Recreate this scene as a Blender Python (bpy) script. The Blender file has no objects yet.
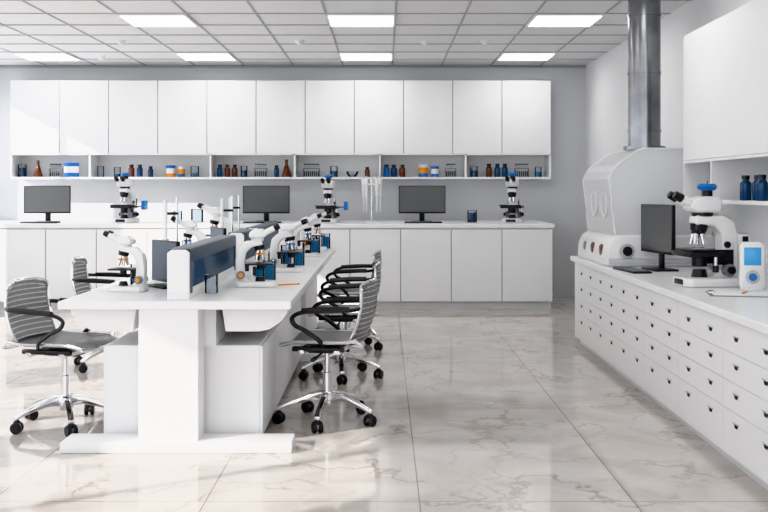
import bpy, bmesh, math, random
from mathutils import Vector, Matrix
random.seed(7)
C = bpy.context.scene.collection
# ------------------------------------------------------------------ materials
def new_mat(name):
    m = bpy.data.materials.new(name); m.use_nodes = True
    return m, m.node_tree, m.node_tree.nodes['Principled BSDF']
def pm(name, col, rough=0.4, metal=0.0, var=0.0, scale=8.0, spec=0.5, emit=None, es=1.0, coat=0.0, bump=0.0, trans=0.0):
    m, nt, b = new_mat(name)
    b.inputs['Roughness'].default_value = rough
    b.inputs['Metallic'].default_value = metal
    b.inputs['Specular IOR Level'].default_value = spec
    b.inputs['Coat Weight'].default_value = coat
    b.inputs['Transmission Weight'].default_value = trans
    b.inputs['Base Color'].default_value = (*col, 1)
    if var > 0 or bump > 0:
        tc = nt.nodes.new('ShaderNodeTexCoord'); n = nt.nodes.new('ShaderNodeTexNoise')
        n.inputs['Scale'].default_value = scale; n.inputs['Detail'].default_value = 4
        nt.links.new(tc.outputs['Object'], n.inputs['Vector'])
        if var > 0:
            r = nt.nodes.new('ShaderNodeValToRGB')
            r.color_ramp.elements[0].position = 0.3; r.color_ramp.elements[1].position = 0.7
            r.color_ramp.elements[0].color = (*[max(0, c*(1-var)) for c in col], 1)
            r.color_ramp.elements[1].color = (*[min(1, c*(1+var)) for c in col], 1)
            nt.links.new(n.outputs['Fac'], r.inputs['Fac']); nt.links.new(r.outputs['Color'], b.inputs['Base Color'])
        if bump > 0:
            bp = nt.nodes.new('ShaderNodeBump'); bp.inputs['Strength'].default_value = bump; bp.inputs['Distance'].default_value = 0.002
            nt.links.new(n.outputs['Fac'], bp.inputs['Height']); nt.links.new(bp.outputs['Normal'], b.inputs['Normal'])
    if emit:
        b.inputs['Emission Color'].default_value = (*emit, 1); b.inputs['Emission Strength'].default_value = es
    return m
WHITE = pm('white_laminate', (.83, .832, .838), .38, var=.01, scale=3)
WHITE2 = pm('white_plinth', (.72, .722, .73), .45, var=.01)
TOPW = pm('white_solid_surface', (.85, .852, .856), .28, var=.01)
PLAST = pm('white_plastic', (.82, .82, .82), .3, var=.01)
LGRAY = pm('light_gray_plastic', (.55, .56, .58), .35)
GRAY = pm('gray_plastic', (.22, .23, .25), .4)
BLACK = pm('black_plastic', (.018, .018, .02), .35)
DARK = pm('dark_slot', (.02, .02, .02), .7)
CHROME = pm('chrome', (.72, .72, .73), .14, 1.0)
STEEL = pm('brushed_steel', (.28, .285, .3), .22, 1.0, var=.2, scale=5)
WALL = pm('wall_paint', (.66, .67, .69), .7, var=.012, scale=2, bump=.15)
WALLW = pm('wall_paint_white', (.8, .803, .812), .7, var=.012, scale=2, bump=.15)
SCREEN = pm('screen_gray', (.085, .088, .09), .22)
SLATE = pm('slate_blue_panel', (.05, .075, .115), .35)
BLUE = pm('blue_plastic', (.02, .16, .5), .3)
BLUEL = pm('blue_liquid', (.01, .25, .52), .08, trans=.3)
CYAN = pm('cyan_screen', (.06, .3, .6), .2, emit=(.1, .45, .8), es=.15)
ORANGE = pm('orange_plastic', (.85, .3, .02), .35)
BROWN = pm('amber_brown_glass', (.12, .035, .015), .1)
DBLUE = pm('dark_blue_glass', (.01, .05, .14), .1)
PAPER = pm('paper', (.85, .85, .85), .7)
GRID = pm('ceiling_grid_metal', (.42, .42, .43), .5)
PANEL = pm('light_diffuser', (1, 1, 1), .5, emit=(1, .99, .97), es=6.0)

def mesh_fabric():
    m, nt, b = new_mat('chair_mesh_fabric')
    tc = nt.nodes.new('ShaderNodeTexCoord'); w = nt.nodes.new('ShaderNodeTexNoise')
    w.inputs['Scale'].default_value = 120; w.inputs['Detail'].default_value = 2
    r = nt.nodes.new('ShaderNodeValToRGB')
    r.color_ramp.elements[0].color = (.17, .17, .175, 1); r.color_ramp.elements[1].color = (.25, .25, .255, 1)
    nt.links.new(tc.outputs['Object'], w.inputs['Vector']); nt.links.new(w.outputs['Fac'], r.inputs['Fac'])
    nt.links.new(r.outputs['Color'], b.inputs['Base Color']); b.inputs['Roughness'].default_value = .4
    t = nt.nodes.new('ShaderNodeBsdfTransparent'); mx = nt.nodes.new('ShaderNodeMixShader'); mx.inputs[0].default_value = .2
    nt.links.new(b.outputs[0], mx.inputs[1]); nt.links.new(t.outputs[0], mx.inputs[2])
    nt.links.new(mx.outputs[0], nt.nodes['Material Output'].inputs[0])
    return m
FABRIC = mesh_fabric()
def clear(name, tint, gloss=.12, milk=0.0, mc=(.8, .82, .86)):
    m = bpy.data.materials.new(name); m.use_nodes = True; nt = m.node_tree; nt.nodes.clear()
    out = nt.nodes.new('ShaderNodeOutputMaterial'); t = nt.nodes.new('ShaderNodeBsdfTransparent'); g = nt.nodes.new('ShaderNodeBsdfGlossy')
    t.inputs['Color'].default_value = (*tint, 1); g.inputs['Roughness'].default_value = .05
    lw = nt.nodes.new('ShaderNodeLayerWeight'); lw.inputs['Blend'].default_value = gloss
    mx = nt.nodes.new('ShaderNodeMixShader'); nt.links.new(lw.outputs['Fresnel'], mx.inputs[0])
    nt.links.new(t.outputs[0], mx.inputs[1]); nt.links.new(g.outputs[0], mx.inputs[2])
    last = mx
    if milk > 0:
        d = nt.nodes.new('ShaderNodeBsdfDiffuse'); d.inputs['Color'].default_value = (*mc, 1)
        tl = nt.nodes.new('ShaderNodeBsdfTranslucent'); tl.inputs['Color'].default_value = (*mc, 1)
        dm = nt.nodes.new('ShaderNodeMixShader'); dm.inputs[0].default_value = .4
        nt.links.new(d.outputs[0], dm.inputs[1]); nt.links.new(tl.outputs[0], dm.inputs[2])
        m2 = nt.nodes.new('ShaderNodeMixShader'); m2.inputs[0].default_value = milk
        nt.links.new(mx.outputs[0], m2.inputs[1]); nt.links.new(dm.outputs[0], m2.inputs[2]); last = m2
    nt.links.new(last.outputs[0], out.inputs[0]); return m
GLASS = clear('clear_glass', (.9, .93, .95), .25)
ACRYL = clear('frosted_acrylic', (.97, .98, .985), .05, .5, (.97, .972, .978))
BPANE = clear('blue_tinted_glass', (.35, .47, .62), .2, .6, (.17, .25, .36))

def marble():
    m, nt, b = new_mat('marble_tile_floor'); N = nt.nodes.new; L = nt.links.new
    tc = N('ShaderNodeTexCoord')
    wn = N('ShaderNodeTexNoise'); wn.inputs['Scale'].default_value = 1.2; wn.inputs['Detail'].default_value = 8; wn.inputs['Roughness'].default_value = .62
    L(tc.outputs['Object'], wn.inputs['Vector'])
    mixv = N('ShaderNodeVectorMath'); mixv.operation = 'MULTIPLY_ADD'; mixv.inputs[1].default_value = (1.5, 1.5, 1.5)
    L(wn.outputs['Color'], mixv.inputs[0]); L(tc.outputs['Object'], mixv.inputs[2])
    v = N('ShaderNodeTexVoronoi'); v.feature = 'DISTANCE_TO_EDGE'; v.inputs['Scale'].default_value = 1.7
    L(mixv.outputs[0], v.inputs['Vector'])
    vr = N('ShaderNodeValToRGB'); vr.color_ramp.elements[0].color = (1, 1, 1, 1); vr.color_ramp.elements[1].color = (0, 0, 0, 1)
    vr.color_ramp.elements[1].position = .04
    L(v.outputs['Distance'], vr.inputs['Fac'])
    n2 = N('ShaderNodeTexNoise'); n2.inputs['Scale'].default_value = 2.0; n2.inputs['Detail'].default_value = 3
    L(tc.outputs['Object'], n2.inputs['Vector'])
    n2r = N('ShaderNodeValToRGB'); n2r.color_ramp.elements[0].position = .38; n2r.color_ramp.elements[1].position = .6
    L(n2.outputs['Fac'], n2r.inputs['Fac'])
    mul = N('ShaderNodeMath'); mul.operation = 'MULTIPLY'; L(vr.outputs['Color'], mul.inputs[0]); L(n2r.outputs['Color'], mul.inputs[1])
    mul2 = N('ShaderNodeMath'); mul2.operation = 'MULTIPLY'; mul2.inputs[1].default_value = .65; L(mul.outputs[0], mul2.inputs[0])
    cl = N('ShaderNodeTexNoise'); cl.inputs['Scale'].default_value = 2.2; cl.inputs['Detail'].default_value = 8; cl.inputs['Distortion'].default_value = 1.2
    L(tc.outputs['Object'], cl.inputs['Vector'])
    clr = N('ShaderNodeValToRGB'); clr.color_ramp.elements[0].position = .3; clr.color_ramp.elements[1].position = .7
    clr.color_ramp.elements[0].color = (.5, .462, .43, 1); clr.color_ramp.elements[1].color = (.64, .61, .585, 1)
    L(cl.outputs['Fac'], clr.inputs['Fac'])
    mx = N('ShaderNodeMixRGB'); mx.inputs[2].default_value = (.27, .2, .155, 1)
    L(mul2.outputs[0], mx.inputs[0]); L(clr.outputs['Color'], mx.inputs[1])
    mp = N('ShaderNodeMapping'); mp.inputs['Location'].default_value = (-.148 + .8935*20, -.6 + 1.787*10, 0)
    L(tc.outputs['Object'], mp.inputs['Vector'])
    br = N('ShaderNodeTexBrick'); br.offset = 0; br.squash = 1; br.inputs['Scale'].default_value = 1
    br.inputs['Brick Width'].default_value = .8935; br.inputs['Row Height'].default_value = 1.787
    br.inputs['Mortar Size'].default_value = .003; br.inputs['Mortar Smooth'].default_value = .1
    L(mp.outputs[0], br.inputs['Vector'])
    mx2 = N('ShaderNodeMixRGB'); mx2.inputs[2].default_value = (.2, .17, .15, 1)
    fm = N('ShaderNodeMath'); fm.operation = 'MULTIPLY'; fm.inputs[1].default_value = .8; L(br.outputs['Fac'], fm.inputs[0])
    L(fm.outputs[0], mx2.inputs[0]); L(mx.outputs[0], mx2.inputs[1])
    L(mx2.outputs[0], b.inputs['Base Color']); b.inputs['Roughness'].default_value = .05
    b.inputs['Specular IOR Level'].default_value = .6
    return m
FLOOR = marble()
CEIL = pm('ceiling_tile_mineral', (.8, .8, .81), .85, var=.03, scale=60, bump=.3)

# ------------------------------------------------------------------ builder
class B:
    def __init__(s): s.bm = bmesh.new(); s.mats = []
    def mi(s, m):
        if m not in s.mats: s.mats.append(m)
        return s.mats.index(m)
    def raw(s, vs, fs, m, M=None):
        i = s.mi(m); vv = [s.bm.verts.new(M @ Vector(v) if M else v) for v in vs]
        for f in fs:
            try: nf = s.bm.faces.new([vv[k] for k in f]); nf.material_index = i
            except ValueError: pass
    def app(s, tb, m, M=None):
        tb.verts.index_update()
        s.raw([v.co.copy() for v in tb.verts], [[v.index for v in f.verts] for f in tb.faces], m, M); tb.free()
    def box(s, x0, x1, y0, y1, z0, z1, m, bev=0, M=None, seg=2):
        tb = bmesh.new()
        bmesh.ops.create_cube(tb, size=1, matrix=Matrix.Translation(((x0+x1)/2, (y0+y1)/2, (z0+z1)/2)) @ Matrix.Diagonal((abs(x1-x0), abs(y1-y0), abs(z1-z0), 1)))
        if bev > 0: bmesh.ops.bevel(tb, geom=tb.edges[:], offset=bev, segments=seg, affect='EDGES', profile=.5)
        s.app(tb, m, M)
    def prism(s, pts, axis, a0, a1, m, bev=0, M=None, seg=2):
        n = len(pts); P = lambda p, a: {'y': (p[0], a, p[1]), 'x': (a, p[0], p[1]), 'z': (p[0], p[1], a)}[axis]
        tb = bmesh.new(); lo = [tb.verts.new(P(p, a0)) for p in pts]; hi = [tb.verts.new(P(p, a1)) for p in pts]
        tb.faces.new(lo); tb.faces.new(hi[::-1])
        for i in range(n): tb.faces.new([lo[i], hi[i], hi[(i+1) % n], lo[(i+1) % n]])
        bmesh.ops.recalc_face_normals(tb, faces=tb.faces[:])
        if bev > 0: bmesh.ops.bevel(tb, geom=tb.edges[:], offset=bev, segments=seg, affect='EDGES', profile=.5)
        s.app(tb, m, M)
    def lathe(s, prof, m, M=None, seg=20, o=(0, 0, 0)):
        vs = []; fs = []; rings = []
        for r, z in prof:
            if r < 1e-6: rings.append([len(vs)]); vs.append((o[0], o[1], o[2]+z))
            else:
                st = len(vs)
                for k in range(seg):
                    a = 2*math.pi*k/seg; vs.append((o[0]+r*math.cos(a), o[1]+r*math.sin(a), o[2]+z))
                rings.append(list(range(st, st+seg)))
        for a, b in zip(rings, rings[1:]):
            if len(a) == 1 and len(b) == 1: continue
            for k in range(seg):
                k2 = (k+1) % seg
                if len(a) == 1: fs.append([a[0], b[k], b[k2]])
                elif len(b) == 1: fs.append([a[k], a[k2], b[0]])
                else: fs.append([a[k], a[k2], b[k2], b[k]])
        s.raw(vs, fs, m, M)
    def rod(s, p0, p1, r, m, r2=None, seg=14, bev=0):
        p0 = Vector(p0); p1 = Vector(p1); d = p1-p0; L = d.length; r2 = r if r2 is None else r2
        M = Matrix.Translation(p0) @ d.to_track_quat('Z', 'Y').to_matrix().to_4x4()
        if bev: prof = [(0, 0), (r-bev, 0), (r, bev), (r2, L-bev), (r2-bev, L), (0, L)]
        else: prof = [(0, 0), (r, 0), (r2, L), (0, L)]
        s.lathe(prof, m, M, seg)
    def ball(s, c, r, m, sc=(1, 1, 1), seg=16):
        n = 8; prof = [(r*math.sin(math.pi*i/n), -r*math.cos(math.pi*i/n)) for i in range(n+1)]
        s.lathe(prof, m, Matrix.Translation(c) @ Matrix.Diagonal((*sc, 1)), seg)
    def tube(s, pts, r, m, seg=8, closed=False, sub=5, ry=None):
        P = [Vector(p) for p in pts]; n = len(P)
        if sub > 1 and n > 2:
            Q = []; R = range(n if closed else n-1)
            for i in R:
                if closed: a, b, c, d = P[i-1], P[i], P[(i+1) % n], P[(i+2) % n]
                else: a, b, c, d = P[max(i-1, 0)], P[i], P[i+1], P[min(i+2, n-1)]
                for k in range(sub):
                    t = k/sub; Q.append(.5*((2*b)+(c-a)*t+(2*a-5*b+4*c-d)*t*t+(-a+3*b-3*c+d)*t**3))
            if not closed: Q.append(P[-1])
            P = Q; n = len(P)
        vs = []; fs = []; up = None
        for i in range(n):
            t = (P[(i+1) % n]-P[i-1]) if closed else (P[min(i+1, n-1)]-P[max(i-1, 0)]); t.normalize()
            if up is None: up = t.orthogonal().normalized()
            up = (up - t*up.dot(t)).normalized(); sd = t.cross(up)
            for k in range(seg):
                a = 2*math.pi*k/seg; vs.append(P[i]+up*(r*math.cos(a))+sd*((ry or r)*math.sin(a)))
        for i in range(n if closed else n-1):
            j = (i+1) % n
            for k in range(seg): fs.append([i*seg+k, i*seg+(k+1) % seg, j*seg+(k+1) % seg, j*seg+k])
        if not closed: fs.append(list(range(seg))[::-1]); fs.append([(n-1)*seg+k for k in range(seg)])
        s.raw(vs, fs, m)
    def surf(s, fn, nu, nv, t, m):
        vs = []; fs = []
        pt = [[Vector(fn(i/nu, j/nv)) for j in range(nv+1)] for i in range(nu+1)]
        nm = lambda i, j: (pt[min(i+1, nu)][j]-pt[max(i-1, 0)][j]).cross(pt[i][min(j+1, nv)]-pt[i][max(j-1, 0)]).normalized()
        for sg in (.5, -.5):
            for i in range(nu+1):
                for j in range(nv+1): vs.append(pt[i][j]+nm(i, j)*t*sg)
        I = lambda i, j, k: k*(nu+1)*(nv+1)+i*(nv+1)+j
        for i in range(nu):
            for j in range(nv):
                fs.append([I(i, j, 0), I(i+1, j, 0), I(i+1, j+1, 0), I(i, j+1, 0)]); fs.append([I(i, j, 1), I(i, j+1, 1), I(i+1, j+1, 1), I(i+1, j, 1)])
        for i in range(nu):
            fs.append([I(i, 0, 0), I(i, 0, 1), I(i+1, 0, 1), I(i+1, 0, 0)]); fs.append([I(i, nv, 0), I(i+1, nv, 0), I(i+1, nv, 1), I(i, nv, 1)])
        for j in range(nv):
            fs.append([I(0, j, 0), I(0, j+1, 0), I(0, j+1, 1), I(0, j, 1)]); fs.append([I(nu, j, 0), I(nu, j, 1), I(nu, j+1, 1), I(nu, j+1, 0)])
        s.raw(vs, fs, m)
    def done(s, name, loc=(0, 0, 0), rz=0, sc=1):
        me = bpy.data.meshes.new(name); bmesh.ops.recalc_face_normals(s.bm, faces=s.bm.faces[:])
        s.bm.to_mesh(me); s.bm.free()
        for m in s.mats: me.materials.append(m)
        for p in me.polygons: p.use_smooth = True
        me.set_sharp_from_angle(angle=math.radians(35))
        return place(me, name, loc, rz, sc)
def place(me, name, loc, rz=0, sc=1):
    o = bpy.data.objects.new(name, me); C.objects.link(o)
    o.location = loc; o.rotation_euler = (0, 0, math.radians(rz)); o.scale = (sc, sc, sc)
    return o

# ------------------------------------------------------------------ room
XL, XR, YB, YF, ZC = -4.8, 2.46, 12.2, -1.6, 2.82
b = B(); b.box(XL-.2, XR+.2, YF-.2, YB+.2, -.15, 0, FLOOR); b.done('floor')
b = B(); b.box(XL-.2, XR+.2, YF-.2, YB+.2, ZC, ZC+.12, CEIL); b.done('ceiling')
b = B(); b.box(XL-.2, XR+.2, YB, YB+.2, 0, ZC, WALL); b.done('wall_back')
b = B(); b.box(XR, XR+.2, YF-.2, YB, 0, ZC, WALLW); b.done('wall_right')
b = B(); b.box(XL-.2, XL, YF-.2, YB, 0, .4, WALLW); b.box(XL-.2, XL, YF-.2, YB, 2.6, ZC, WALLW)
posts = []
y = YF-.2
while y < YB:
    b.box(XL-.2, XL, y, min(y+.65, YB), .4, 2.6, WALLW); posts.append(y); y += 2.3
b.done('wall_left')
for i, y in enumerate(posts):
    y0 = y+.65; y1 = min(y+2.3, YB)
    if y1-y0 < .3: continue
    w = B()
    w.box(XL-.13, XL-.07, y0, y1, .4, .45, LGRAY); w.box(XL-.13, XL-.07, y0, y1, 2.55, 2.6, LGRAY)
    w.box(XL-.13, XL-.07, y0, y0+.05, .45, 2.55, LGRAY); w.box(XL-.13, XL-.07, y1-.05, y1, .45, 2.55, LGRAY)
    w.box(XL-.12, XL-.08, (y0+y1)/2-.02, (y0+y1)/2+.02, .45, 2.55, LGRAY)
    w.done('window_%d' % (i+1))
b = B(); b.box(XL, XR, YF-.2, YF, 0, .5, WALLW); b.box(XL, XR, YF-.2, YF, 2.6, ZC, WALLW)
for x in (XL, -2.4, 0, XR-.15): b.box(x, x+.15, YF-.2, YF, .5, 2.6, WALLW)
b.done('wall_front')
# ceiling grid + panels
b = B()
xs = [-.5+.6*k for k in range(-8, 6)]; ys = [8.59+.6*k for k in range(-17, 7)]
for x in xs:
    if XL < x < XR: b.box(x-.009, x+.009, YF, YB, ZC-.006, ZC, GRID)
for yy in ys:
    if YF < yy < YB: b.box(XL, XR, yy-.012, yy+.012, ZC-.007, ZC-.0005, GRID)
b.done('trim_1')
b = B(); b.box(XL, XR, YB-.03, YB, ZC-.03, ZC-.008, GRID); b.done('trim_2')
first = None
for yy in (1.39, 3.79, 6.19, 8.59, 10.99):
    for x in (-4.1, -2.3, -.5, 1.3):
        if first is None:
            p = B(); p.box(.02, .58, .02, .58, -.012, 0, PANEL)
            for e in ((0, .6, 0, .02), (0, .6, .58, .6), (0, .02, .02, .58), (.58, .6, .02, .58)): p.box(*e, -.016, 0, WHITE)
            first = p.done('ceiling_light_panel', (x, yy, ZC-.007)).data
        else: place(first, 'ceiling_light_panel', (x, yy, ZC-.007))
first = None
for x, yy in ((-2.67, 10.15), (-.86, 10.15), (.41, 10.15), (1.02, 10.15), (-3.2, 11.3)):
    if first is None:
        p = B(); p.lathe([(0, -.045), (.02, -.045), (.035, -.03), (.05, -.012), (.055, 0), (0, 0)], PLAST); first = p.done('smoke_detector', (x, yy, ZC)).data
    else: place(first, 'smoke_detector', (x, yy, ZC))

# ------------------------------------------------------------------ back wall cabinets
YU = 11.85
b = B()
x0, x1 = -4.43, 1.98
b.box(x0, x1, YU+.02, YB-.001, 1.73, 2.60, WHITE)
w = (x1-x0)/11
for i in range(11): b.box(x0+i*w+.004, x0+(i+1)*w-.004, YU, YU+.018, 1.735, 2.598, WHITE, .002, seg=1)
for i in range(1, 11): b.box(x0+i*w-.004, x0+i*w+.004, YU+.012, YU+.02, 1.735, 2.598, GRAY)
b.box(x0, x1, YU+.005, YB-.001, 1.43, 1.455, WHITE)
b.box(x0, x1, YU+.005, YU+.02, 1.715, 1.735, WHITE)
b.box(x0, x1, YB-.015, YB-.001, 1.455, 1.73, WHITE)
for dx in (x0, -3.50, -2.07, -1.07, -.06, .96, x1-.02): b.box(dx, dx+.02, YU+.005, YB-.015, 1.455, 1.73, WHITE)
b.done('overhead_cabinet')
b = B()
YC = 10.9; x0 = XL+.01; x1 = 1.84
b.box(x0, x1, YC+.025, YB-.001, .08, .885, WHITE)
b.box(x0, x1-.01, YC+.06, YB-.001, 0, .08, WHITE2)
b.box(x0, x1+.02, YC-.01, YB-.001, .885, .93, TOPW, .004, seg=1)
w = .553; x = x1
while x > x0+.1:
    xa = max(x-w, x0); b.box(xa+.004, x-.004, YC, YC+.02, .085, .87, WHITE, .002, seg=1); b.box(xa-.004, xa+.004, YC+.014, YC+.025, .085, .87, GRAY); x -= w
b.done('base_cabinet')

# ------------------------------------------------------------------ right counter
b = B(); ZR = .74; Y0, Y1 = 2.4, 8.5
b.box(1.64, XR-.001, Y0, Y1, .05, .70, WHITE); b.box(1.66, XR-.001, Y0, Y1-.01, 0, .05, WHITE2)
b.box(1.585, XR-.001, Y0, Y1+.01, .70, ZR, TOPW, .004, seg=1)
yy = 8.38
hz = [.6, .47, .335, .2]
zb_ = [.69, .54, .405, .27, .055]
b.box(1.622, 1.64, 8.38, Y1, .055, .69, WHITE)
while yy-.72 >= Y0-.2:
    ya, yb = max(yy-.72, Y0), yy
    for j in range(4):
        b.box(1.62, 1.64, ya+.001, yb-.001, zb_[j+1]+.001, zb_[j]-.001, WHITE)
        for yc in (yy-.18, yy-.54):
            z = hz[j]+.012
            b.prism([(yc-.03, z+.011), (yc+.03, z+.011), (yc+.016, z-.011), (yc-.016, z-.011)], 'x', 1.6185, 1.622, DARK)
            b.box(1.612, 1.622, yc-.033, yc+.033, z+.010, z+.013, LGRAY)
    yy -= .72
b.done('drawer_cabinet')
b = B(); UX = 2.10
b.box(UX+.02, XR-.001, 2.4, 7.02, 1.5, 2.38, WHITE)
yy = 7.02
for ya, yb in ((5.3, 7.02), (3.8, 5.3), (2.4, 3.8)): b.box(UX, UX+.018, ya+.002, yb-.002, 1.505, 2.378, WHITE, .001, seg=1)
b.box(UX, XR-.001, 2.4, 7.02, 1.215, 1.238, WHITE)
b.box(UX, UX+.02, 2.4, 7.02, 1.485, 1.503, WHITE)
for yy in (7.0, 6.42, 5.2, 4.0, 2.4): b.box(UX+.002, XR-.001, yy, yy+.02, 1.238, 1.5, WHITE)
b.done('overhead_cabinet')

# ------------------------------------------------------------------ island desks
ZT = .75
def desk(y0, y1, peds, name='laboratory_desk'):
    b = B(); L = y1-y0; xa, xb = -1.61, -.46; xc = (xa+xb)/2
    b.box(xa, xb, 0, L, ZT-.04, ZT, TOPW, .004, seg=1)
    for ys, d in ((.02, .17), (L-.19, .17)):
        b.box(-1.215, -.92, ys, ys+d, .05, ZT-.04, WHITE, .003, seg=1)
        b.box(xa+.01, xb+.005, ys-.02 if ys < .1 else ys, ys+d, 0, .055, WHITE, .006)
    pa, pb = .22, L-.22
    for sx in (0, 1):
        f = (lambda x: x) if not sx else (lambda x: 2*xc-x)
        X = sorted((f(-.64), f(-.95)))
        b.box(X[0], X[1], pa, pb, .03, .50, WHITE, .003, seg=1)
        b.box(X[0]+.02, X[1]-.02, pa+.02, pb-.02, 0, .03, GRAY)
        xf = f(-.64); n = max(2, round((pb-pa)/.55)); wd = (pb-pa)/n
        for i in range(n):
            a = sorted((xf, f(-.625))); b.box(a[0], a[1], pa+i*wd+.003, pa+(i+1)*wd-.003, .035, .495, WHITE, .002, seg=1)
        pr = [(-.82, .71), (-.485, .71), (-.49, .675), (-.52, .635), (-.58, .595), (-.63, .585), (-.80, .585)]
        b.prism([(f(x), z) for x, z in pr], 'y', .12, L-.2, WHITE, .004)
        b.box(*sorted((f(-.86), f(-.95))), .19, L-.2, .50, .71, WHITE)
    b.box(xc-.02, xc+.02, .19, L-.2, .12, .71, WHITE)
    return b.done(name, (0, y0, 0))
desk(4.93, 7.75, 4); desk(7.77, 9.6, 3)

def partition(y0, L):
    b = B()
    b.box(-.055, .055, 0, L, 0, .03, WHITE, .004)
    for ya in (0, L-.03): b.prism([(-.055, .03), (.055, .03), (.055, .235), (.035, .25), (-.035, .25), (-.055, .235)], 'y', ya, ya+.03, WHITE, .003, seg=1)
    b.box(-.03, .03, .05, L-.05, .03, .24, PLAST)
    for s in (-1, 1):
        b.box(s*.045, s*.053, .03, L-.03, .055, .19, BPANE)
        b.box(s*.04, s*.054, .03, L-.03, .03, .055, PLAST); b.box(s*.04, s*.058, .03, L-.03, .185, .25, SLATE, .003)
        for ya in (.03, L-.08): b.box(s*.04, s*.058, ya, ya+.05, .03, .19, SLATE)
    b.box(-.056, .056, .03, L-.03, .24, .254, SLATE, .004)
    return b.done('desk_partition_screen', (-1.03, y0, ZT))
partition(5.0, 1.6); partition(6.95, .72); partition(7.85, 1.4)

# ------------------------------------------------------------------ chairs
def make_chair():
    b = B()
    def back(u, v):
        yv = (u-.5)*2; wv = .215*(1-.14*v**2)*(1-.10*(1-v)**3)
        x = -.205-.065*v-.03*math.sin(v*math.pi)+.04*yv*yv
        z = .465+.335*v-.02*yv**4*(v > .9)
        if v > .9: wv *= 1-.9*(v-.9)
        return (x, yv*wv, z)
    b.surf(back, 14, 16, .008, FABRIC)
    def seat(u, v):
        yv = (u-.5)*2; x = -.215+.43*v
        z = .455+.02*yv*yv - .05*max(0, v-.75)**2*16*.4 + .015*max(0, .2-v)*5
        return (x, yv*.225*(1-.1*v*v), z)
    b.surf(seat, 14, 14, .014, FABRIC)
    for i in range(1, 12):   # woven ribs across the back rest
        v = i/12; b.tube([back(.04+.92*u/6, v) for u in range(7)], .0055, LGRAY, seg=6, sub=1)
    e = [back(0, v/8) for v in range(9)]+[back(u/6, 1) for u in range(1, 6)]+[back(1, 1-v/8) for v in range(9)]
    b.tube(e, .009, CHROME, sub=2)
    for s in (0, 1): b.tube([seat(s, v/6) for v in range(7)], .010, CHROME, sub=3)
    b.tube([seat(u/4, 1) for u in range(5)], .010, CHROME, sub=2)
    b.tube([back(0, 0), (-.24, -.21, .452), seat(0, 0.02)], .010, CHROME); b.tube([back(1, 0), (-.24, .21, .452), seat(1, 0.02)], .010, CHROME)
    b.tube([back(u/4, .05) for u in range(5)], .008, BLACK, sub=2)
    for s in (-1, 1):   # loop arms
        yy = s*.245
        b.tube([(-.225, s*.21, .66), (-.18, yy, .655), (-.05, yy+.01*s, .65), (.08, yy+.01*s, .64), (.135, yy, .61), (.12, yy, .57), (.06, yy, .54), (-.01, yy-.01*s, .49), (-.03, s*.215, .455)], .009, BLACK, ry=.013)
        b.tube([(-.18, yy, .659), (-.05, yy+.01*s, .657), (.08, yy+.01*s, .647)], .012, BLACK, ry=.02)
    # under-seat mechanism
    b.box(-.1, .1, -.06, .06, .39, .425, BLACK, .01); b.box(-.14, .15, -.2, -.17, .42, .445, BLACK, .006); b.box(-.14, .15, .17, .2, .42, .445, BLACK, .006)
    b.box(-.12, -.08, -.2, .2, .405, .435, CHROME, .006); b.box(.08, .12, -.2, .2, .405, .435, CHROME, .006)
    b.rod((.0, .06, .405), (.02, .2, .385), .006, BLACK); b.rod((.02, .2, .385), (.02, .25, .385), .012, BLACK)
    b.rod((0, 0, .24), (0, 0, .40), .014, CHROME); b.rod((0, 0, .13), (0, 0, .28), .025, CHROME, bev=.003)
    b.lathe([(0, .09), (.04, .09), (.045, .1), (.045, .15), (.032, .17), (0, .17)], CHROME)
    for k in range(5):
        a = math.radians(72*k+20); c, s = math.cos(a), math.sin(a)
        M = Matrix.Rotation(a, 4, 'Z')
        tb = [(.03, .165), (.1, .16), (.2, .125), (.285, .088), (.285, .07), (.2, .098), (.1, .12), (.03, .11)]
        b.prism(tb, 'y', -.016, .016, CHROME, .004, M=M)
        cx, cy = .27*c, .27*s
        b.rod((cx, cy, .05), (cx, cy, .08), .008, BLACK)
        ca = a+1.0+k; ux, uy = math.cos(ca), math.sin(ca)
        for q in (-1, 1): b.rod((cx+ux*.006*q, cy+uy*.006*q, .031), (cx+ux*.028*q, cy+uy*.028*q, .031), .031, BLACK, bev=.005, seg=18)
        b.rod((cx-ux*.02, cy-uy*.02, .035), (cx+ux*.02, cy+uy*.02, .035), .02, GRAY)
        b.ball((cx, cy, .055), .02, BLACK)
    return b
ch = make_chair().done('office_chair', (-1.76, 5.52, 0), -14)
me = ch.data
place(me, 'office_chair', (-2.00, 7.35, 0), 2)
place(me, 'office_chair', (-.32, 5.62, 0), 170)
place(me, 'office_chair', (-.30, 6.95, 0), 182)
place(me, 'office_chair', (-.30, 8.2, 0), 176)

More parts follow.
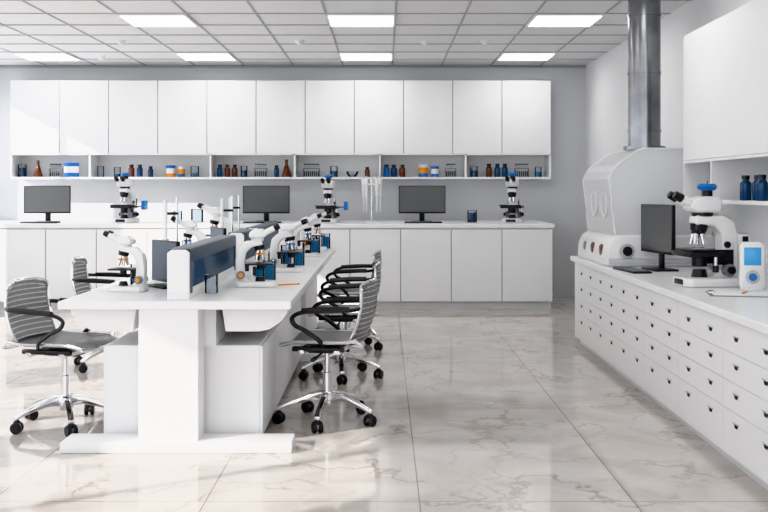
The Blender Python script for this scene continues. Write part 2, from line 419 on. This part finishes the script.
# ------------------------------------------------------------------ microscopes
def make_scope(accent):
    b = B()
    b.prism([(-.12, -.05), (-.09, -.075), (.09, -.065), (.11, -.04), (.11, .04), (.09, .065), (-.09, .075), (-.12, .05)], 'z', 0, .032, PLAST, .007)
    b.prism([(.105, .02), (.108, .15), (.095, .225), (.05, .265), (-.045, .272), (-.05, .238), (.01, .232), (.045, .2), (.055, .15), (.05, .06), (.02, .03)], 'y', -.03, .03, PLAST, .009, seg=3)
    b.rod((-.035, 0, .03), (-.035, 0, .058), .03, BLACK, r2=.022)
    b.rod((-.035, 0, .1), (-.035, 0, .128), .02, BLACK)
    b.box(-.105, .05, -.075, .075, .128, .138, BLACK, .002); b.box(.03, .06, -.02, .02, .09, .135, BLACK, .004)
    b.box(-.06, -.01, -.035, .035, .138, .140, GLASS)
    b.rod((0, .06, .12), (0, .06, .07), .009, BLACK)
    for s in (-1, 1): b.rod((.078, s*.028, .07), (.078, s*.055, .07), .024, GRAY, bev=.003); b.rod((.078, s*.055, .07), (.078, s*.068, .07), .013, accent)
    b.rod((-.03, 0, .24), (-.035, 0, .215), .034, BLACK, r2=.03)
    for k in range(4):
        a = k*math.pi/2+.5; tip = (-.035+.028*math.cos(a), .028*math.sin(a), .155); b.rod((-.035+.012*math.cos(a), .012*math.sin(a), .215), tip, .011, CHROME, r2=.007)
        b.rod((-.035+.018*math.cos(a), .018*math.sin(a), .195), (-.035+.021*math.cos(a), .021*math.sin(a), .185), .0115, accent)
    b.rod((-.02, 0, .265), (-.02, 0, .285), .036, PLAST, bev=.003)
    b.prism([(.03, .283), (-.055, .283), (-.08, .305), (-.055, .335), (.0, .335), (.03, .31)], 'y', -.045, .045, PLAST, .01, seg=3)
    for s in (-1, 1):
        b.rod((-.06, s*.028, .31), (-.115, s*.03, .338), .016, PLAST); b.rod((-.115, s*.03, .338), (-.145, s*.03, .353), .018, BLACK, r2=.016, bev=.003)
    return b
sc_o = make_scope(ORANGE).done('microscope', (-1.39, 5.45, ZT), -8, .9).data
place(sc_o, 'microscope', (-.74, 5.7, ZT), 188, .98)
sc_b = make_scope(BLUE).done('microscope', (-.66, 6.72, ZT), 175, .98).data
place(sc_b, 'microscope', (-.66, 7.75+.5, ZT), 180, .98)
place(sc_o, 'microscope', (-.64, 9.1, ZT), 184, 1.0)
place(sc_b, 'microscope', (-1.36, 7.1, ZT), 5, 1.0)
place(sc_o, 'microscope', (-1.42, 8.6, ZT), 0, 1.2)

def make_big():
    b = B()   # user at -X
    b.prism([(-.18, -.09), (-.14, -.12), (.15, -.12), (.18, -.1), (.18, .1), (.15, .12), (-.14, .12), (-.18, .09)], 'z', 0, .055, PLAST, .012)
    b.box(-.185, -.12, -.06, .06, .012, .045, BLACK, .006)
    b.prism([(.17, .04), (.175, .30), (.15, .39), (.08, .425), (-.09, .425), (-.095, .37), (.02, .362), (.07, .32), (.075, .12), (.0, .05)], 'y', -.055, .055, PLAST, .014, seg=3)
    b.box(.17, .25, -.05, .05, .2, .31, PLAST, .012); b.box(.2, .24, -.052, .052, .212, .3, BLACK, .004)
    b.rod((-.05, 0, .05), (-.05, 0, .1), .05, BLACK, r2=.038); b.rod((-.05, 0, .12), (-.05, 0, .185), .045, BLACK)
    b.box(-.17, .07, -.13, .13, .18, .208, BLACK, .003); b.box(-.14, .03, -.1, .15, .208, .222, BLACK, .003)
    b.box(-.09, -.02, -.05, .05, .222, .226, CHROME)
    b.rod((.0, -.11, .19), (.0, -.11, .09), .011, CHROME); b.rod((.0, -.11, .13), (.0, -.11, .09), .018, BLACK)
    for s in (-1, 1):
        b.rod((.1, s*.05, .1), (.1, s*.1, .1), .038, GRAY, bev=.004); b.rod((.1, s*.1, .1), (.1, s*.125, .1), .022, BLACK, bev=.003)
        b.rod((.1, s*.05, .25), (.1, s*.065, .25), .02, BLACK)
        b.box(.02, .14, s*.054, s*.06, .13, .22, BLACK, .002)
    b.rod((-.05, 0, .372), (-.055, 0, .33), .055, BLACK, r2=.048)
    for k in range(5):
        a = k*2*math.pi/5; b.rod((-.055+.022*math.cos(a), .022*math.sin(a), .33), (-.055+.045*math.cos(a), .045*math.sin(a), .25), .016, CHROME, r2=.010)
        b.rod((-.055+.022*math.cos(a), .022*math.sin(a), .33), (-.055+.028*math.cos(a), .028*math.sin(a), .312), .018, BLACK)
    b.rod((-.03, 0, .42), (-.03, 0, .445), .062, BLACK)
    b.prism([(.06, .442), (-.10, .442), (-.135, .47), (-.11, .52), (-.04, .54), (.05, .54), (.07, .5)], 'y', -.07, .07, PLAST, .016, seg=3)
    for s in (-1, 1):
        b.rod((-.10, s*.036, .485), (-.175, s*.038, .525), .024, PLAST); b.rod((-.175, s*.038, .525), (-.225, s*.038, .552), .027, BLACK, r2=.024, bev=.004)
    b.rod((-.0, 0, .535), (-.0, 0, .575), .032, BLACK); b.rod((0, 0, .575), (0, 0, .592), .045, BLUE, r2=.06); b.rod((0, 0, .592), (0, 0, .615), .06, BLUE, r2=.052, bev=.005)
    return b
# back counter: eyepieces toward the user side (camera side)
ZB = .93
bg_ = make_big()
bg_.box(-.0, .10, -.245, -.225, .17, .26, CYAN, .004); bg_.box(-.01, .11, -.24, -.2, .16, .27, BLUE, .004); bg_.rod((.05, -.1, .2), (.05, -.21, .2), .009, GRAY)
big = make_big().done('trinocular_microscope', (1.89, 5.85, ZR), 8, .97).data
bigs = bg_.done('trinocular_microscope', (-2.93, 11.35, ZB), 82, .92).data
place(bigs, 'trinocular_microscope', (-.63, 11.35, ZB), 82, .88)
place(big, 'trinocular_microscope', (1.46, 11.35, ZB), 75, .92)

# ------------------------------------------------------------------ monitors
def make_monitor(w=.54, h=.32, zb=.1, scr=SCREEN):
    b = B()
    b.box(-w/2, w/2, -.012, .012, zb, zb+h, BLACK, .004); b.box(-w/2+.01, w/2-.01, -.0135, -.0115, zb+.018, zb+h-.01, scr)
    b.box(-w/2+.08, w/2-.08, .012, .035, zb+.05, zb+h-.06, BLACK, .008)
    b.box(-.03, .03, .02, .04, .012, zb+.14, BLACK, .004); b.box(-.12, .12, -.07, .1, 0, .013, BLACK, .004)
    return b
mon = make_monitor().done('computer_monitor', (-3.89, 11.55, ZB), 0).data
place(mon, 'computer_monitor', (-1.36, 11.55, ZB), 0); place(mon, 'computer_monitor', (.44, 11.55, ZB), 0)
make_monitor(.50, .34, .12).done('computer_monitor', (1.91, 6.98, ZR), -80)
dk = make_monitor(.32, .235, .03, SLATE).done('computer_monitor', (-1.235, 5.66, ZT), -52).data
place(dk, 'computer_monitor', (-1.26, 7.6, ZT), -62)
def make_kb(m1=BLACK, m2=GRAY):
    b = B(); b.box(-.21, .21, -.065, .065, 0, .014, m1, .004)
    for r in range(5):
        for c in range(15): b.box(-.2+c*.0268, -.2+c*.0268+.022, -.056+r*.0225, -.056+r*.0225+.018, .013, .019, m2)
    return b
kb = make_kb().done('keyboard', (1.71, 6.9, ZR), -84).data
for x in (-3.85, -1.36, .44): place(kb, 'keyboard', (x, 11.2, ZB), 0)

# ------------------------------------------------------------------ glassware etc
def vessel(name, kind, loc, r=.035, h=.11, fill=.5, liq=None, glass=GLASS, lid=None):
    liq = liq or BLUEL; b = B(); t = .0018
    if kind == 'beaker':
        b.lathe([(0, 0), (r, 0), (r, h*.97), (r*1.08, h), (r-t, h*.97), (r-t, t), (0, t)], glass)
        if fill > 0: b.lathe([(0, t*1.2), (r-t*1.5, t*1.2), (r-t*1.5, h*fill), (0, h*fill)], liq)
    elif kind == 'flask':
        b.lathe([(0, 0), (r*.95, 0), (r, h*.06), (r*.42, h*.62), (r*.3, h*.72), (r*.3, h*.95), (r*.38, h), (r*.26, h*.95), (r*.26, h*.72), (0, h*.7)], glass)
        if fill > 0: b.lathe([(0, .003), (r*.9, .003), (r*.94, h*.07), (r*(1-.9*fill), h*fill), (0, h*fill)], liq)
    elif kind == 'jar':
        b.lathe([(0, 0), (r*.96, 0), (r, h*.04), (r, h*.68), (r*.6, h*.8), (r*.6, h*.84), (0, h*.84)], glass)
        b.lathe([(0, h*.84), (r*.7, h*.84), (r*.7, h), (0, h)], lid or BLACK)
    elif kind == 'can':
        b.lathe([(0, 0), (r, 0), (r, h*.3), (r*1.0, h*.3)], lid or BLUE); b.lathe([(r, h*.3), (r, h*.75)], liq); b.lathe([(r, h*.75), (r*1.05, h*.75), (r*1.05, h), (0, h)], PAPER if liq is not PAPER else BLUE)
    elif kind == 'bowl':
        b.lathe([(0, 0), (r*.4, 0), (r*.8, h*.4), (r, h), (r*.96, h), (r*.75, h*.42), (r*.35, .005), (0, .005)], glass)
    return b.done(name, loc)
def rack(loc, n=6, m=GRAY, rz=0):
    b = B(); w = n*.024
    for z in (0, .05, .1): b.box(-w/2, w/2, -.025, .025, z, z+.006, m)
    for s in (-1, 1): b.box(s*w/2-.004, s*w/2+.004, -.025, .025, 0, .106, m)
    for i in range(n):
        x = -w/2+.014+i*.0235; b.rod((x, 0, .012), (x, 0, .145), .008, GLASS, seg=10); b.rod((x, 0, .013), (x, 0, .07), .0068, DBLUE if i % 2 else BROWN, seg=10); b.rod((x, 0, .145), (x, 0, .16), .009, BLACK, seg=10)
    return b.done('test_tube_rack', loc, rz)
ZS = 1.455; YS = 12.0
vessel('beaker', 'beaker', (-4.34, YS, ZS), .05, .15, .75, DBLUE); vessel('erlenmeyer_flask', 'flask', (-4.15, YS, ZS), .055, .2, .6, BROWN, BROWN)
rack((-3.94, YS, ZS)); vessel('specimen_can', 'can', (-3.74, YS-.03, ZS), .085, .17, 1, PAPER)
vessel('beaker', 'beaker', (-3.40, YS, ZS), .04, .13, 0)
vessel('beaker', 'beaker', (-3.2, YS, ZS), .04, .12, .3)
vessel('reagent_jar', 'jar', (-3.03, YS, ZS), .035, .15, glass=BROWN); vessel('reagent_jar', 'jar', (-2.93, YS, ZS), .035, .15, glass=DBLUE); vessel('reagent_jar', 'jar', (-2.8, YS, ZS), .03, .13, glass=DBLUE)
vessel('specimen_can', 'can', (-2.56, YS, ZS), .055, .14, 1, PAPER, lid=ORANGE); vessel('specimen_can', 'can', (-2.43, YS, ZS), .04, .13, 1, ORANGE); vessel('beaker', 'beaker', (-2.27, YS, ZS), .05, .13, .4)
for x, g in ((-1.97, DBLUE), (-1.88, BROWN), (-1.79, BROWN)): vessel('reagent_jar', 'jar', (x, YS, ZS), .033, .15, glass=g)
vessel('beaker', 'beaker', (-1.68, YS, ZS), .04, .13, .6, DBLUE); rack((-1.48, YS, ZS)); vessel('reagent_jar', 'jar', (-1.29, YS, ZS), .03, .14, glass=DBLUE); vessel('erlenmeyer_flask', 'flask', (-1.17, YS, ZS), .06, .21, .6, BROWN, BROWN)
rack((-.87, YS, ZS), 8); vessel('beaker', 'beaker', (-.60, YS, ZS), .045, .13, .55, DBLUE); vessel('glass_bowl', 'bowl', (-.38, YS, ZS), .075, .07); vessel('reagent_jar', 'jar', (-.2, YS, ZS), .03, .12, glass=BROWN)
for x, g in ((.03, BLUE), (.12, DBLUE), (.22, BROWN)): vessel('reagent_jar', 'jar', (x, YS, ZS), .035, .15, glass=g)
vessel('specimen_can', 'can', (.47, YS, ZS), .055, .15, 1, ORANGE); vessel('specimen_can', 'can', (.61, YS, ZS), .045, .13, 1, PAPER); rack((.80, YS, ZS), 5)
vessel('beaker', 'beaker', (1.08, YS, ZS), .045, .13, .6, DBLUE)
for x, g in ((1.26, BROWN), (1.36, DBLUE), (1.45, DBLUE)): vessel('reagent_jar', 'jar', (x, YS, ZS), .035, .16, glass=g)
rack((1.65, YS, ZS), 7); vessel('beaker', 'beaker', (1.85, YS, ZS), .04, .12, .5)
# back counter
vessel('beaker', 'beaker', (1.01, 11.45, ZB), .055, .14, .8, DBLUE)
vessel('beaker', 'beaker', (-2.15, 11.5, ZB), .07, .15, .0)
vessel('beaker', 'beaker', (-2.35, 11.4, ZB), .05, .13, .0)
def pip_stand(loc, s=1):
    b = B(); b.lathe([(0, 0), (.1, 0), (.1, .012), (.02, .03), (0, .03)], PLAST); b.rod((0, 0, .02), (0, 0, .5), .01, CHROME); b.lathe([(0, .42), (.09, .42), (.095, .43), (.09, .445), (0, .445)], PLAST)
    for k in range(5):
        a = k*math.pi*.4+.3; x, y = .1*math.cos(a), .1*math.sin(a)
        b.rod((x, y, .30), (x, y, .50), .019, PLAST, r2=.023, bev=.004); b.rod((x, y, .12), (x, y, .30), .006, PLAST, r2=.013); b.rod((x, y, .50), (x, y, .53), .009, LGRAY); b.box(x-.025, x+.025, y-.007, y+.007, .455, .475, PLAST, .003)
    return b.done('pipette_stand', loc, 0, s)
pip_stand((-.14, 11.45, ZB))
def burette(loc, rz=0, h=.55):
    b = B(); b.box(-.06, .1, -.06, .06, 0, .015, PLAST, .004); b.rod((.07, 0, .01), (.07, 0, h), .008, CHROME)
    b.rod((-.01, 0, .2), (-.01, 0, h-.02), .014, PLAST); b.rod((-.01, 0, .12), (-.01, 0, .2), .004, GLASS); b.box(-.02, .08, -.008, .008, h*.75, h*.75+.02, BLACK, .003); b.rod((-.03, 0, .2), (.012, 0, .2), .007, BLUE)
    b.lathe([(0, .016), (.035, .016), (.036, .03), (.014, .085), (.014, .11)], GLASS, o=(-.01, 0, 0)); b.lathe([(0, .018), (.033, .018), (.025, .05), (0, .05)], BLUEL, o=(-.01, 0, 0))
    return b.done('burette_stand', loc, rz)
burette((-1.52, 7.0, ZT), 20, .5); burette((-1.30, 8.1, ZT), 0, .5); burette((-1.42, 9.3, ZT), 10, .5)
# island glassware
vessel('beaker', 'beaker', (-.92, 5.33, ZT), .035, .1, .15, PAPER)
vessel('beaker', 'beaker', (-1.40, 5.66, ZT), .036, .13, .7); vessel('beaker', 'beaker', (-.70, 6.1, ZT), .04, .12, .85); vessel('erlenmeyer_flask', 'flask', (-.78, 6.38, ZT), .05, .16, .5)
vessel('beaker', 'beaker', (-.62, 7.3, ZT), .04, .12, .8); vessel('beaker', 'beaker', (-.73, 7.45, ZT), .04, .14, .7); vessel('reagent_jar', 'jar', (-.8, 7.2, ZT), .035, .14, glass=BROWN)
vessel('beaker', 'beaker', (-.6, 8.7, ZT), .045, .14, .8); vessel('beaker', 'beaker', (-.55, 9.4, ZT), .045, .14, .8); vessel('erlenmeyer_flask', 'flask', (-1.5, 7.5, ZT), .05, .17, .5)
vessel('beaker', 'beaker', (-1.45, 6.45, ZT), .04, .12, .7, DBLUE); rack((-1.3, 6.6, ZT), 6, WHITE, 70); rack((-.75, 7.9, ZT), 6, WHITE, 70)
def pen(loc, rz, m=ORANGE):
    b = B(); b.rod((-.065, 0, .0045), (.055, 0, .0045), .0045, m, seg=8); b.rod((.055, 0, .0045), (.072, 0, .0045), .0045, BLACK, r2=.001, seg=8); return b.done('pen', loc, rz)
def clip(loc, rz, base=GRAY):
    b = B(); b.box(-.12, .12, -.16, .16, 0, .004, base, .001); b.box(-.105, .105, -.15, .14, .004, .009, PAPER); b.box(-.04, .04, .13, .158, .004, .018, CHROME, .003); return b.done('clipboard', loc, rz)
pen((-.55, 5.78, ZT), 30)
clip((1.90, 5.35, ZR), 78); pen((1.93, 5.35, ZR+.0091), 60)

# ------------------------------------------------------------------ analyzer + hood + duct
b = B()
b.prism([(1.62, ZR), (2.42, ZR), (2.42, .97), (1.72, .97), (1.655, .93), (1.625, .86)], 'y', 7.3, 8.38, PLAST, .02, seg=3)
b.box(1.64, 2.40, 7.285, 7.32, ZR+.02, .80, LGRAY, .006)
b.rod((1.77, 7.31, .855), (1.77, 7.27, .855), .055, LGRAY, bev=.006, seg=28); b.rod((1.77, 7.275, .855), (1.77, 7.255, .855), .035, BLACK, bev=.004, seg=24)
b.box(1.9, 2.12, 7.288, 7.302, .82, .92, WHITE2, .005); b.box(1.93, 2.02, 7.284, 7.29, .85, .9, SCREEN)
for i in range(3): b.rod((2.2+i*.06, 7.3, .87), (2.2+i*.06, 7.285, .87), .014, BLUE if i else ORANGE)
for yy in (7.5, 7.8): b.ball((1.632, yy, .85), .06, BROWN, (.3, 1, .8))
b.ball((1.63, 8.1, .85), .05, GRAY, (.3, 1, .8))
b.done('laboratory_analyzer')
b = B(); zt = .9702
outer = [(1.70, zt), (1.655, 1.38), (1.675, 1.44), (1.72, 1.49), (1.86, 1.59), (1.91, 1.605), (2.36, 1.605), (2.40, 1.58), (2.40, zt)]
def wallstrip(p, q, y0, y1, t=.006):
    d = Vector((q[0]-p[0], q[1]-p[1])).normalized(); n = Vector((-d.y, d.x))*t
    b.prism([p, q, (q[0]-n.x, q[1]-n.y), (p[0]-n.x, p[1]-n.y)], 'y', y0, y1, ACRYL)
for p, q in zip(outer, outer[1:-1]): wallstrip(p, q, 7.35, 8.3)
b.prism(outer, 'y', 7.345, 7.351, ACRYL); b.prism(outer, 'y', 8.3, 8.306, ACRYL)
for yy in (7.348, 8.303): b.tube([(p[0], yy, p[1]) for p in outer], .006, PLAST, sub=1)
for yy in (7.6, 7.95):
    b.tube([(1.672, yy+.09*math.cos(a), 1.2+.1*math.sin(a)) for a in [k*math.pi/5 for k in range(10)]], .008, PLAST, closed=True, sub=3)
b.box(1.8, 2.3, 7.6, 8.1, .972, 1.08, LGRAY, .02); b.rod((2.0, 7.85, 1.08), (2.0, 7.85, 1.2), .1, PLAST, bev=.01, seg=24)
b.done('fume_hood')
b = B()
b.rod((2.03, 7.8, 1.612), (2.03, 7.8, 1.64), .16, STEEL, seg=32); b.rod((2.03, 7.8, 1.64), (2.03, 7.8, ZC-.001), .124, STEEL, seg=40)
for z in (1.75, 2.2, 2.65): b.rod((2.03, 7.8, z), (2.03, 7.8, z+.02), .129, STEEL, seg=40)
b.done('exhaust_duct')

# handheld display device
b = B()
b.prism([(-.05, 0), (.05, 0), (.068, .02), (.068, .24), (.05, .27), (-.05, .27), (-.068, .24), (-.068, .02)], 'y', -.03, .03, PLAST, .012, seg=3)
b.box(-.045, .045, -.034, -.028, .14, .24, CYAN, .003); b.rod((0, -.03, .075), (0, -.038, .075), .038, LGRAY, bev=.003, seg=24); b.rod((0, -.038, .075), (0, -.042, .075), .022, BLUE, seg=24)
b.box(-.06, .06, -.05, .05, 0, .012, PLAST, .004)
b.done('ph_meter', (2.06, 5.60, ZR), -12)
# niche bottles
for x, y, g in ((2.17, 6.0, DBLUE), (2.20, 5.88, DBLUE), (2.17, 5.74, DBLUE)): vessel('reagent_jar', 'jar', (x, y, 1.238), .034, .15, glass=g)
vessel('beaker', 'beaker', (2.22, 6.75, 1.238), .04, .12, .5); vessel('beaker', 'beaker', (2.25, 5.35, ZR), .06, .16, .8, DBLUE)

# ------------------------------------------------------------------ light
w = bpy.data.worlds.new('World'); bpy.context.scene.world = w; w.use_nodes = True
bg = w.node_tree.nodes['Background']; bg.inputs[0].default_value = (.93, .955, 1, 1); bg.inputs[1].default_value = 2.35
sd = bpy.data.lights.new('sun', 'SUN'); sd.energy = 5.2; sd.angle = math.radians(.8); sd.color = (1, .965, .92)
so = bpy.data.objects.new('sun', sd); C.objects.link(so); so.location = (-8, 2, 6)
so.rotation_euler = Vector((1, .62, -.52)).to_track_quat('-Z', 'Y').to_euler()
def portal(name, loc, d, sx, sy):
    l = bpy.data.lights.new(name, 'AREA'); l.shape = 'RECTANGLE'; l.size = sx; l.size_y = sy; l.cycles.is_portal = True
    o = bpy.data.objects.new(name, l); C.objects.link(o); o.location = loc; o.rotation_euler = Vector(d).to_track_quat('-Z', 'Y').to_euler(); return o
portal('window_portal', (XL-.21, (YF+YB)/2, 1.4), (1, 0, 0), 14, 2.6)
portal('window_portal', ((XL+XR)/2, YF-.21, 1.5), (0, 1, 0), 7.3, 2.3)

# ------------------------------------------------------------------ camera
cd = bpy.data.cameras.new('camera'); cd.sensor_width = 36; cd.lens = 46.875; cd.shift_y = -66/768
co = bpy.data.objects.new('camera', cd); C.objects.link(co); co.location = (0, 0, 1.3); co.rotation_euler = (math.radians(90), 0, 0)
bpy.context.scene.camera = co
vs = bpy.context.scene.view_settings; vs.view_transform = 'Khronos PBR Neutral'; vs.exposure = 0.2
